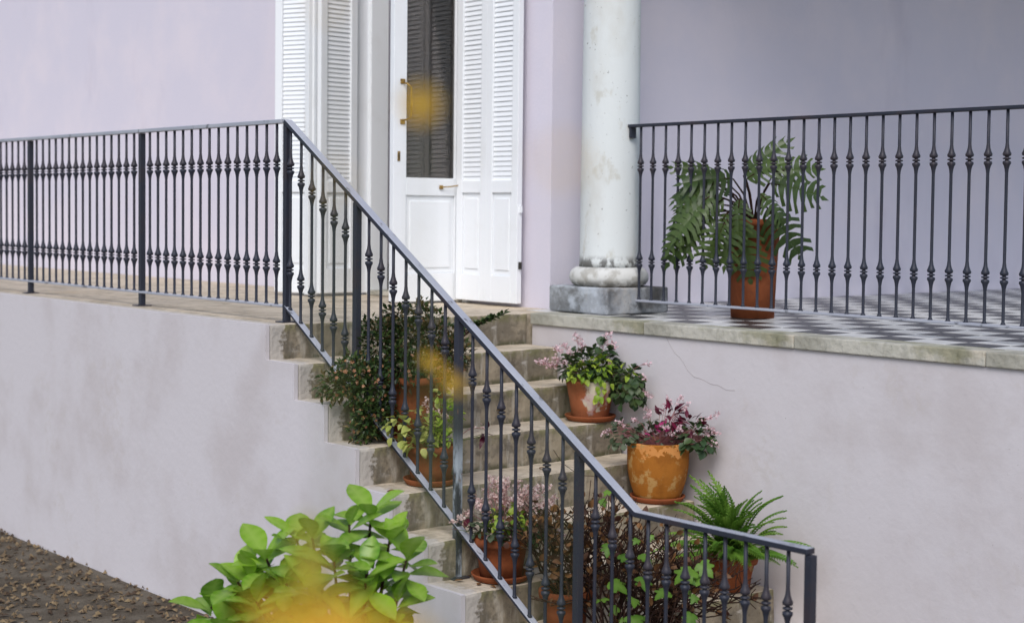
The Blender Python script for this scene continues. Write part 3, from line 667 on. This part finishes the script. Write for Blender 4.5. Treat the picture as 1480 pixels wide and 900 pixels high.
for dx, dz, dd, rr, nl, br in clumps:
    c = at(0, dx, dz + .06, dd)
    if dz < .2: c = at(0, dx, dz + .06, dd)
    for _ in range(7):
        e = c + rdir() * rr * .9; tw.tube([root, root.lerp(c, .5) + UPZ * .05, c, e], [.004, .003, .002, .001], 4)
    for _ in range(int(nl * 1.6)):
        d = rdir(); p = c + d * rr * U(.25, 1.05) ** .7; o_ = (d + rdir() * .8).normalized()
        smallleaf(fol, p, o_, UPZ + rdir() * .7, U(.016, .036), U(.011, .020), 1 if U(0, 1) < br else 0)
    for _ in range(int(nl * (.055 if dd < -.05 else .012))):
        d = (rdir() - CF * .8).normalized(); floret(fl, c + d * rr * U(.85, 1.05), U(.006, .011), 0, d)
for k in range(5):   # long arching twig to the right
    pts = [root, at(0, .12, .36, .05), at(0, .22 + .02 * k, .46 + .01 * k, .08), at(0, .28 + .03 * k, .49 + .012 * k, .10)]
    tw.tube(pts, [.003, .0025, .002, .001], 4)
    for _ in range(38):
        t = U(0, 1); p = V(pts[1]).lerp(V(pts[2]), t) if U(0, 1) < .35 else V(pts[2]).lerp(V(pts[3]), t)
        smallleaf(fol, p, rdir(-.3, .9), UPZ + rdir() * .5, U(.025, .038), U(.014, .020), 0)
for k in range(5):
    a_ = at(0, -.12 + .05 * k, .42, .0); b_ = a_ + at(0, -.02, .11, 0); tw.tube([a_, b_], .0015, 4)
    for _ in range(20): smallleaf(fol, a_.lerp(b_, U(.1, 1)), rdir(-.2, .8), UPZ + rdir() * .5, U(.018, .028), .013, 1 if U(0, 1) < .4 else 0)
stuff(fol.build('foliage', [M['bush'], M['bush_bronze']], P)); tw.build('twigs', M['stem_brown'], P); stuff(fl.build('blossoms', M['orange_flower'], P))

# --- terracotta pot with yellowish heart leaves
L0 = V((.285, -.845, -4 * RISE))
saucer(L0 + V((0, 0, .002)), .118, 'terracotta saucer under the pot of trailing yellow-green leaves')
P = thing('potted_plant', 'terracotta pot of trailing round yellow-green leaves behind the railing', 'potted plant', L0 + V((0, 0, SH + .003)))
H5 = .16; pot(P, .116, .085, H5, M['terra'], rim=.016)
sm = MB(); root = V((0, 0, H5 - .03))
mound(P, LV['yel'], at(0, -.07, H5 + .07, -.03), (.13, .10, .10), 70, droop=.5, stemmb=sm, root=root)
mound(P, LV['yel'], at(0, -.02, H5 + .01, -.10), (.11, .04, .06), 36, droop=.8, stemmb=sm, root=root)
mound(P, LV['lime'], at(0, .065, H5 + .10, -.02), (.07, .07, .09), 70, stemmb=sm, root=root)
mound(P, LV['lime'], at(0, .055, H5 + .02, -.05), (.06, .05, .05), 40, stemmb=sm, root=root)
mound(P, LV['yel'], at(0, .05, H5 + .19, .05), (.04, .04, .04), 10, stemmb=sm, root=root)
mound(P, LV['red'], at(0, .22, H5 + .03, .08), (.035, .03, .035), 9, stemmb=sm, root=root)
for (dx, dz) in [(-.02, .20), (.0, .17), (.03, .14), (.06, .13), (.24, .07)]: spray(P, at(0, dx * .5, H5 + .03), at(0, dx, H5 + dz, -.02), 20, .0065, .022, petal=M['palepink_petal'])
sm.build('stems', M['stem'], P)

# --- terracotta pot with a cloud of pale pink flowers
L0 = V((.28, -1.325, -6 * RISE))
saucer(L0 + V((0, 0, .002)), .122, 'terracotta saucer under the pot of pale pink blossom')
P = thing('potted_plant', 'terracotta pot with a cloud of tiny pale pink blossom', 'potted plant', L0 + V((0, 0, SH + .003)))
H6 = .165; pot(P, .118, .085, H6, M['terra'], rim=.016)
sm = MB(); root = V((0, 0, H6 - .03))
mound(P, LV['grey'], at(0, -.02, H6 + .04, -.02), (.12, .12, .06), 90, stemmb=sm, root=root)
mound(P, LV['lime'], at(0, .03, H6 + .07, -.04), (.10, .08, .05), 50, stemmb=sm, root=root)
mound(P, LV['dark'], at(0, .13, H6 + .03, -.02), (.05, .06, .07), 45, droop=.5, stemmb=sm, root=root)
mound(P, LV['red'], at(0, -.15, H6 + .03, -.05), (.02, .03, .03), 6, stemmb=sm, root=root)
sm.build('stems', M['stem'], P)
for i in range(48):
    dx = U(-.16, .22); dz = U(.10, .25) - .5 * max(0, abs(dx - .05) - .08); spray(P, at(0, dx * .35, H6 + .04), at(0, dx, H6 + dz, U(-.08, .08)), 26, .0068, .030, petal=M['palepink_petal'])
for (dx, dz) in [(-.06, .01), (.05, .0), (-.17, .10), (-.20, .08), (.24, .01), (.25, .03)]: spray(P, at(0, dx * .7, H6 + .03, -.05), at(0, dx, H6 + dz, -.13), 16, .0065, .018, petal=M['palepink_petal'])

# --- twiggy brown plants in pots on the lowest steps
def twiggy(loc, label, rt, h, height, spread, nst, nleaf, seedlean):
    P = thing('twiggy_plant', label, 'potted plant', loc)
    pot(P, rt, rt * .72, h, M['terra']); tw = MB(); tips = []
    def grow(p, d, L, r, lev):
        q = p + d * L; m_ = p.lerp(q, .5) + rdir() * L * .1; tw.tube([p, m_, q], [r, r * .9, r * .8], 4); tips.append((m_, d)); tips.append((q, d))
        if lev:
            for _ in range(rnd.choice((2, 2, 3))):
                grow(q, (d + rdir() * .75 + UPZ * .15).normalized(), L * U(.6, .85), r * .74, lev - 1)
    for i in range(nst):
        d = (V((U(-1, 1) * spread, U(-1, 1) * spread, 1)) + seedlean).normalized(); grow(V((U(-.04, .04), U(-.04, .04), h - .03)), d, height * U(.22, .36), .0055, 3)
    tw.build('twigs', M['stem_brown'], P)
    for _ in range(nleaf):
        p, d = rnd.choice(tips); put(P, LV['dry'], p, (rdir() + d * .4).normalized(), rdir(), U(.7, 1.3))
    return P
twiggy(V((.40, -1.585, -7 * RISE + .003)), 'leafy brown twiggy plant in terracotta, just below the pink blossom pot', .11, .15, .46, .9, 18, 295, CR * .05)
twiggy(V((.47, -1.80, -8 * RISE + .003)), 'bare tangled brown twigs in terracotta between railing and lower steps', .115, .15, .62, 1.0, 32, 240, CR * .1)
twiggy(V((.70, -1.83, -8 * RISE + .003)), 'sparse brown twigs in terracotta on the lowest step, towards the fern', .10, .14, .52, 1.0, 24, 110, CR * .2)

# --- vine with lobed green leaves on the railing
def palmate(L):
    pts = [(0, 0), (.16, -.06), (.40, .02), (.50, .20), (.34, .28), (.52, .50), (.42, .60), (.24, .56), (.16, .80), (0, 1.0)]
    out = [(x, y) for x, y in pts] + [(-x, y) for x, y in pts[-2:0:-1]]
    mb = MB(); vs = [(0, .36 * L, .02 * L)] + [(x * L, y * L, -.10 * L * (x * x + (y - .4) ** 2) * 4 + .03 * L * math.sin(9 * x + 5 * y)) for x, y in out]
    k = len(out); fs = [(0, 1 + i, 1 + (i + 1) % k) for i in range(k)]
    mb.add(vs, fs); me = mb.mesh('leaf', M['leaf_vine'], smooth=True)
    at_ = me.attributes.new('vein', 'FLOAT', 'POINT'); at_.data.foreach_set('value', [.5] + [.0] * k); return me
VL = [palmate(.072), palmate(.080), palmate(.064)]
P = thing('climbing_vine', 'climbing vine with bright lobed leaves twining through the lower railing', 'vine', (XR + .03, -2.1, GROUND))
o0 = V((XR + .03, -2.1, GROUND)); sm = MB()
spots = [(880, 708, 6.12, .55), (868, 775, 5.98, .0), (905, 760, 5.9, 0), (884, 838, 5.85, .9), (876, 862, 5.85, .85), (898, 800, 5.9, .8), (926, 800, 5.85, .8), (928, 832, 5.8, 1.0), (916, 862, 5.8, .85),
         (915, 888, 5.8, 1.05), (965, 852, 5.7, 1.1), (988, 828, 5.65, 1.0), (1012, 812, 5.65, 1.05), (1000, 820, 5.65, 1.2), (1016, 832, 5.65, .8), (1000, 885, 5.6, .8), (1006, 860, 5.6, .5), (940, 772, 5.9, .5), (922, 778, 5.9, .55), (880, 785, 5.95, .8)]
prev = V((0, 0, 0))
for i, (x, y, dpt, s) in enumerate(spots):
    p = pix(x, y, dpt) - o0
    b = V((p.x * .4, p.y, max(.0, p.z - .22))) + rdir() * .02; sm.tube([V((U(-.02, .03), p.y * .6, 0)), b, p + V((.01, .02, -.03)), p], [.0022, .002, .0014, .001], 5)
    if s > 0: put(P, VL, p, (RGT * U(-.9, .9) - UPZ * U(.0, .8) - FWD * .5), (-FWD * U(.2, 1) + UPZ * U(.5, 1.4) + RGT * U(-.6, .6)), s * U(.9, 1.1))
for _ in range(5):
    i = rnd.randrange(len(spots)); x, y, dpt, s = spots[i]; p = pix(x + U(-22, 22), y + U(0, 50), dpt + U(0, .1)) - o0
    if p.z > .02: put(P, VL, p, (RGT * U(-1, 1) - UPZ * U(.1, 1) - FWD * .2), (-FWD * .6 + UPZ + rdir() * .4), U(.3, .6))
tend = [pix(x, y, 6.2) - o0 for x, y in [(800, 650), (812, 668), (828, 680), (845, 687), (868, 688), (885, 700), (880, 720), (876, 770), (880, 840)]]
sm.tube(tend, .0012, 4)
sm.build('stems', M['stem_brown'], P)

# --- large lobed-leaf plant in a tall pot on the veranda
L0 = V((2.33, -.86, .002))
P = thing('potted_philodendron', 'large deeply lobed houseplant in a terracotta pot behind the veranda balustrade', 'potted plant', L0)
H8 = .50; pot(P, .15, .11, H8, M['terra'])
def lobed(L, wd):
    mb = MB(); n = 7; zc = lambda t: -.30 * L * t * t
    core = .10 * wd
    for i in range(n):
        t = .02 + .90 * i / n; t2 = t + .90 / n; hw = wd / 2 * math.sin(math.pi * min(1, .25 + .70 * t)) ** .8; hw0 = hw; y0, y1 = t * L, t2 * L
        for s in (-1, 1):
            hw = hw0 * U(.68, 1.15); y1 = t2 * L + L * U(-.012, .012)
            ci = core * (1 if i else .5); cj = core * max(.15, (1 - (t2 - .5) * 1.2) if t2 > .5 else 1)
            a = V((0, y0, zc(t))); b = V((s * ci, y0 + L * .012, zc(t) + ci * .3)); c = V((s * hw * .62, y0 + L * .066, zc(t) - hw * .02)); t_a = V((s * hw, y0 + L * .14, zc(t2) - hw * .30)); t_b = V((s * hw * .93, y1 + L * .075, zc(t2) - hw * .28)); d = V((s * hw * .60, y1 + L * .004, zc(t2) - hw * .02)); e = V((s * cj, y1 - L * .006, zc(t2) + cj * .3)); g = V((0, y1, zc(t2)))
            fs = [(0, 1, 6, 7), (1, 2, 5, 6), (2, 3, 4, 5)]
            mb.add([a, b, c, t_a, t_b, d, e, g], fs if s > 0 else [f[::-1] for f in fs])
    mb.add([(0, .92 * L, zc(.92)), (.05 * L, .97 * L, zc(.97)), (0, 1.10 * L, zc(1.1)), (-.05 * L, .97 * L, zc(.97))], [(0, 1, 2, 3)])
    return mb.mesh('leaf', M['leaf_philo'], smooth=True)
PL = [lobed(L_, w_) for L_, w_ in ((.29, .22), (.25, .18), (.31, .23), (.22, .17), (.27, .24), (.30, .19))]
st_ = MB(); root = V((0, 0, H8 - .03))
for (dx, dz, dd, ex, ez) in [(-.10, .20, -.10, -1, -.05), (-.13, .14, -.14, -1, -.35), (-.16, .10, -.16, -1, -.55), (-.06, .05, -.16, -.7, -.8), (-.02, .02, -.18, -.5, -1), (.02, .0, -.17, .1, -1), (-.02, .22, -.08, -.6, .3), (-.10, .18, 0, -.9, .0), (-.07, .12, -.12, -.9, -.3), (-.15, .05, -.10, -.8, -.6), (.05, .22, -.05, .2, .4), (.10, .15, -.15, .6, -.3), (.16, .2, -.1, .9, .1), (.14, .08, -.15, .7, -.8), (.05, .24, .05, .3, .6), (-.05, .22, .05, -.6, .5), (-.20, .02, -.15, -.7, -.7), (.2, .26, 0, 1, .4), (.0, .12, -.18, -.2, -.7), (-.18, .16, -.12, -1, -.5), (-.22, .06, -.14, -.8, -.7), (-.08, .0, -.2, -.4, -.9), (-.14, .22, -.05, -1, -.1)]:
    dx -= .10; dz -= .02; p = at(0, dx, H8 + dz, dd); d = at(0, ex, ez - .25, -.25 + U(-.2, .2))
    st_.tube([root, root.lerp(p, .5) + UPZ * .04, p, p + V(d).normalized() * .05], [.006, .005, .004, .003], 6)
    put(P, PL, p, d, -CF * .8 + UPZ * .9 + rdir() * .7, U(.7, 1.05))
st_.build('stalks', M['stem_brown'], P)

# --- glossy shrub in the garden in front of the stairs
L0 = V((-.745, -1.77, GROUND))
P = thing('garden_shrub', 'glossy bright green broad-leaved shrub growing against the whitewashed stair side', 'shrub', L0)
st_ = MB(); root = V((0, 0, 0)); nl = 0; BB = MB()
heads = [(-.02, .90, 0, 1), (.05, .93, .04, .95), (.12, .86, -.02, 1), (.18, .80, -.05, 1.05), (.15, .66, -.08, .9), (.05, .76, -.12, 1), (-.06, .80, -.10, 1), (-.14, .86, -.04, .95), (-.20, .85, 0, 1), (-.12, .70, -.14, 1), (-.22, .72, -.10, 1), (.0, .62, -.16, 1), (.11, .55, -.14, .9), (-.12, .55, -.16, 1), (-.30, .80, -.04, 1), (-.32, .66, -.1, 1), (.17, .52, -.05, .8), (-.40, .70, .0, 1), (-.24, .52, -.12, 1), (-.42, .54, -.05, 1), (.03, .45, -.1, .9), (-.10, .40, -.1, .9), (-.3, .40, -.1, .9), (.13, .40, -.05, .8), (-.5, .60, .05, .9), (-.48, .45, .05, .9), (.06, .66, 0, .9), (-.16, .62, 0, .9)]
heads += [(U(-.45, .14), U(.30, .74), U(-.02, .14), U(.7, .95)) for _ in range(20)] + [(U(-.5, .10), U(.2, .5), U(-.16, -.02), U(.7, .9)) for _ in range(10)]
for dx, dz, dd, s in heads:
    c = at(0, dx, dz, dd); st_.tube([root + V((U(-.05, .05), U(-.05, .05), 0)), at(0, dx * .5, dz * .55, dd * .5), c], [.011, .008, .004], 6)
    k = rnd.choice((8, 9, 10)); a0 = U(0, 6)
    for j in range(k):
        a = a0 + j * 2.4; el = .95 - .16 * j + U(-.15, .15); d = V((math.cos(a) * math.cos(el), math.sin(a) * math.cos(el), math.sin(el)))
        put(P, LV['glossy'], c - UPZ * .008 * j, d, UPZ + d * .1 - CF * .25, s * U(.62, 1.05)); nl += 1
for _ in range(60):
    c = at(0, U(-.02, .06), .70 + U(-.03, .03), -.06 + U(-.03, .03)); smallleaf(BB, c, rdir(-.1, 1), UPZ, .02, .009)
BB.build('young_shoots', M['leaf_glossy'], P); st_.build('stems', M['stem_brown'], P)

# --- yellow flowering plant close in front
base = CAM + CF * .78 - CR * .05; base.z = GROUND
P = thing('yellow_flower_plant', 'tall spindly plant with orange-yellow flowers close in front, out of focus', 'flowering plant', base)
st_ = MB()
YL = variants(M['yellowgreen'], .06, .022, lance, 3)
def petal_flower(c, r, nrm, k=8, name='flower'):
    mb = MB(); a = nrm.orthogonal().normalized(); b = nrm.cross(a)
    for j in range(k):
        t = 2 * math.pi * j / k; d = a * math.cos(t) + b * math.sin(t); e = nrm.cross(d); z = U(.05, .35)
        mb.add([c, c + d * r * .55 + e * r * .3 + nrm * r * z * .5, c + d * r + nrm * r * z, c + d * r * .55 - e * r * .3 + nrm * r * z * .5], [(0, 1, 2, 3)])
    mb.tube([c - nrm * r * .1, c + nrm * r * .15], r * .22, 8); return mb.build(name, M['yellow_petal'], P)
def stalk(p, r=.0007, bow=.1):
    st_.tube([V((U(-.03, .03), U(-.03, .03), 0)), V((p.x * .55, p.y * .55, p.z * .45)) + rdir() * .03, V((p.x * .92, p.y * .92, p.z * .82)), p], [r * 2, r * 1.5, r, r * .8], 5)
for (x, y, dpt, r) in [(608, 150, .85, .0105), (812, 232, .50, .0048), (618, 519, 1.35, .006), (632, 528, 1.35, .006), (650, 548, 1.25, .0068), (661, 562, 1.25, .006), (484, 262, .60, .003), (470, 5, .6, .004), (500, 902, .60, .010), (455, 898, .60, .011), (545, 918, .60, .010), (475, 930, .6, .014), (590, 930, .6, .010), (420, 905, .6, .010), (448, 770, .8, .003), (453, 815, .8, .004), (380, 880, .7, .010), (470, 840, .6, .004)]:
    p = pix(x, y, dpt) - base; stalk(p); petal_flower(p, r, (-FWD + rdir() * .35).normalized())
for (x, y, dpt) in [(448, 775, .9), (452, 835, .8), (520, 885, .8), (440, 870, .8), (480, 870, .8)]:
    p = pix(x, y, dpt) - base; put(P, YL, p, (UPZ + rdir() * .9), -FWD, U(.3, .5)); stalk(p)
st_.build('stems', M['stem'], P)

# --- dry leaves lying on the treads
for (x, y, k) in [(.10, -1.25, 6), (.20, -1.17 - .06, 6), (.16, -1.40, 6), (.5, -1.12, 5), (.9, -.85, 4), (.13, -1.36, 6), (.08, -.62, 3), (.7, -1.6, 7), (.06, -.90, 4), (1.1, -1.1, 5)]:
    me = leaf_mesh('dry_leaf', leaf_geo(U(.03, .05), U(.015, .025), ovate, fold=.3, curl=U(-.1, .2)), M['leaf_dry'])
    o = link('dry_leaf', me, None, mx=Matrix.Translation((x, y, -k * RISE + .006)) @ Matrix.Rotation(U(0, 6), 4, 'Z'))
    tag(o, 'small curled brown leaf fallen on a concrete step', 'leaf', 'dry leaves fallen on the steps')
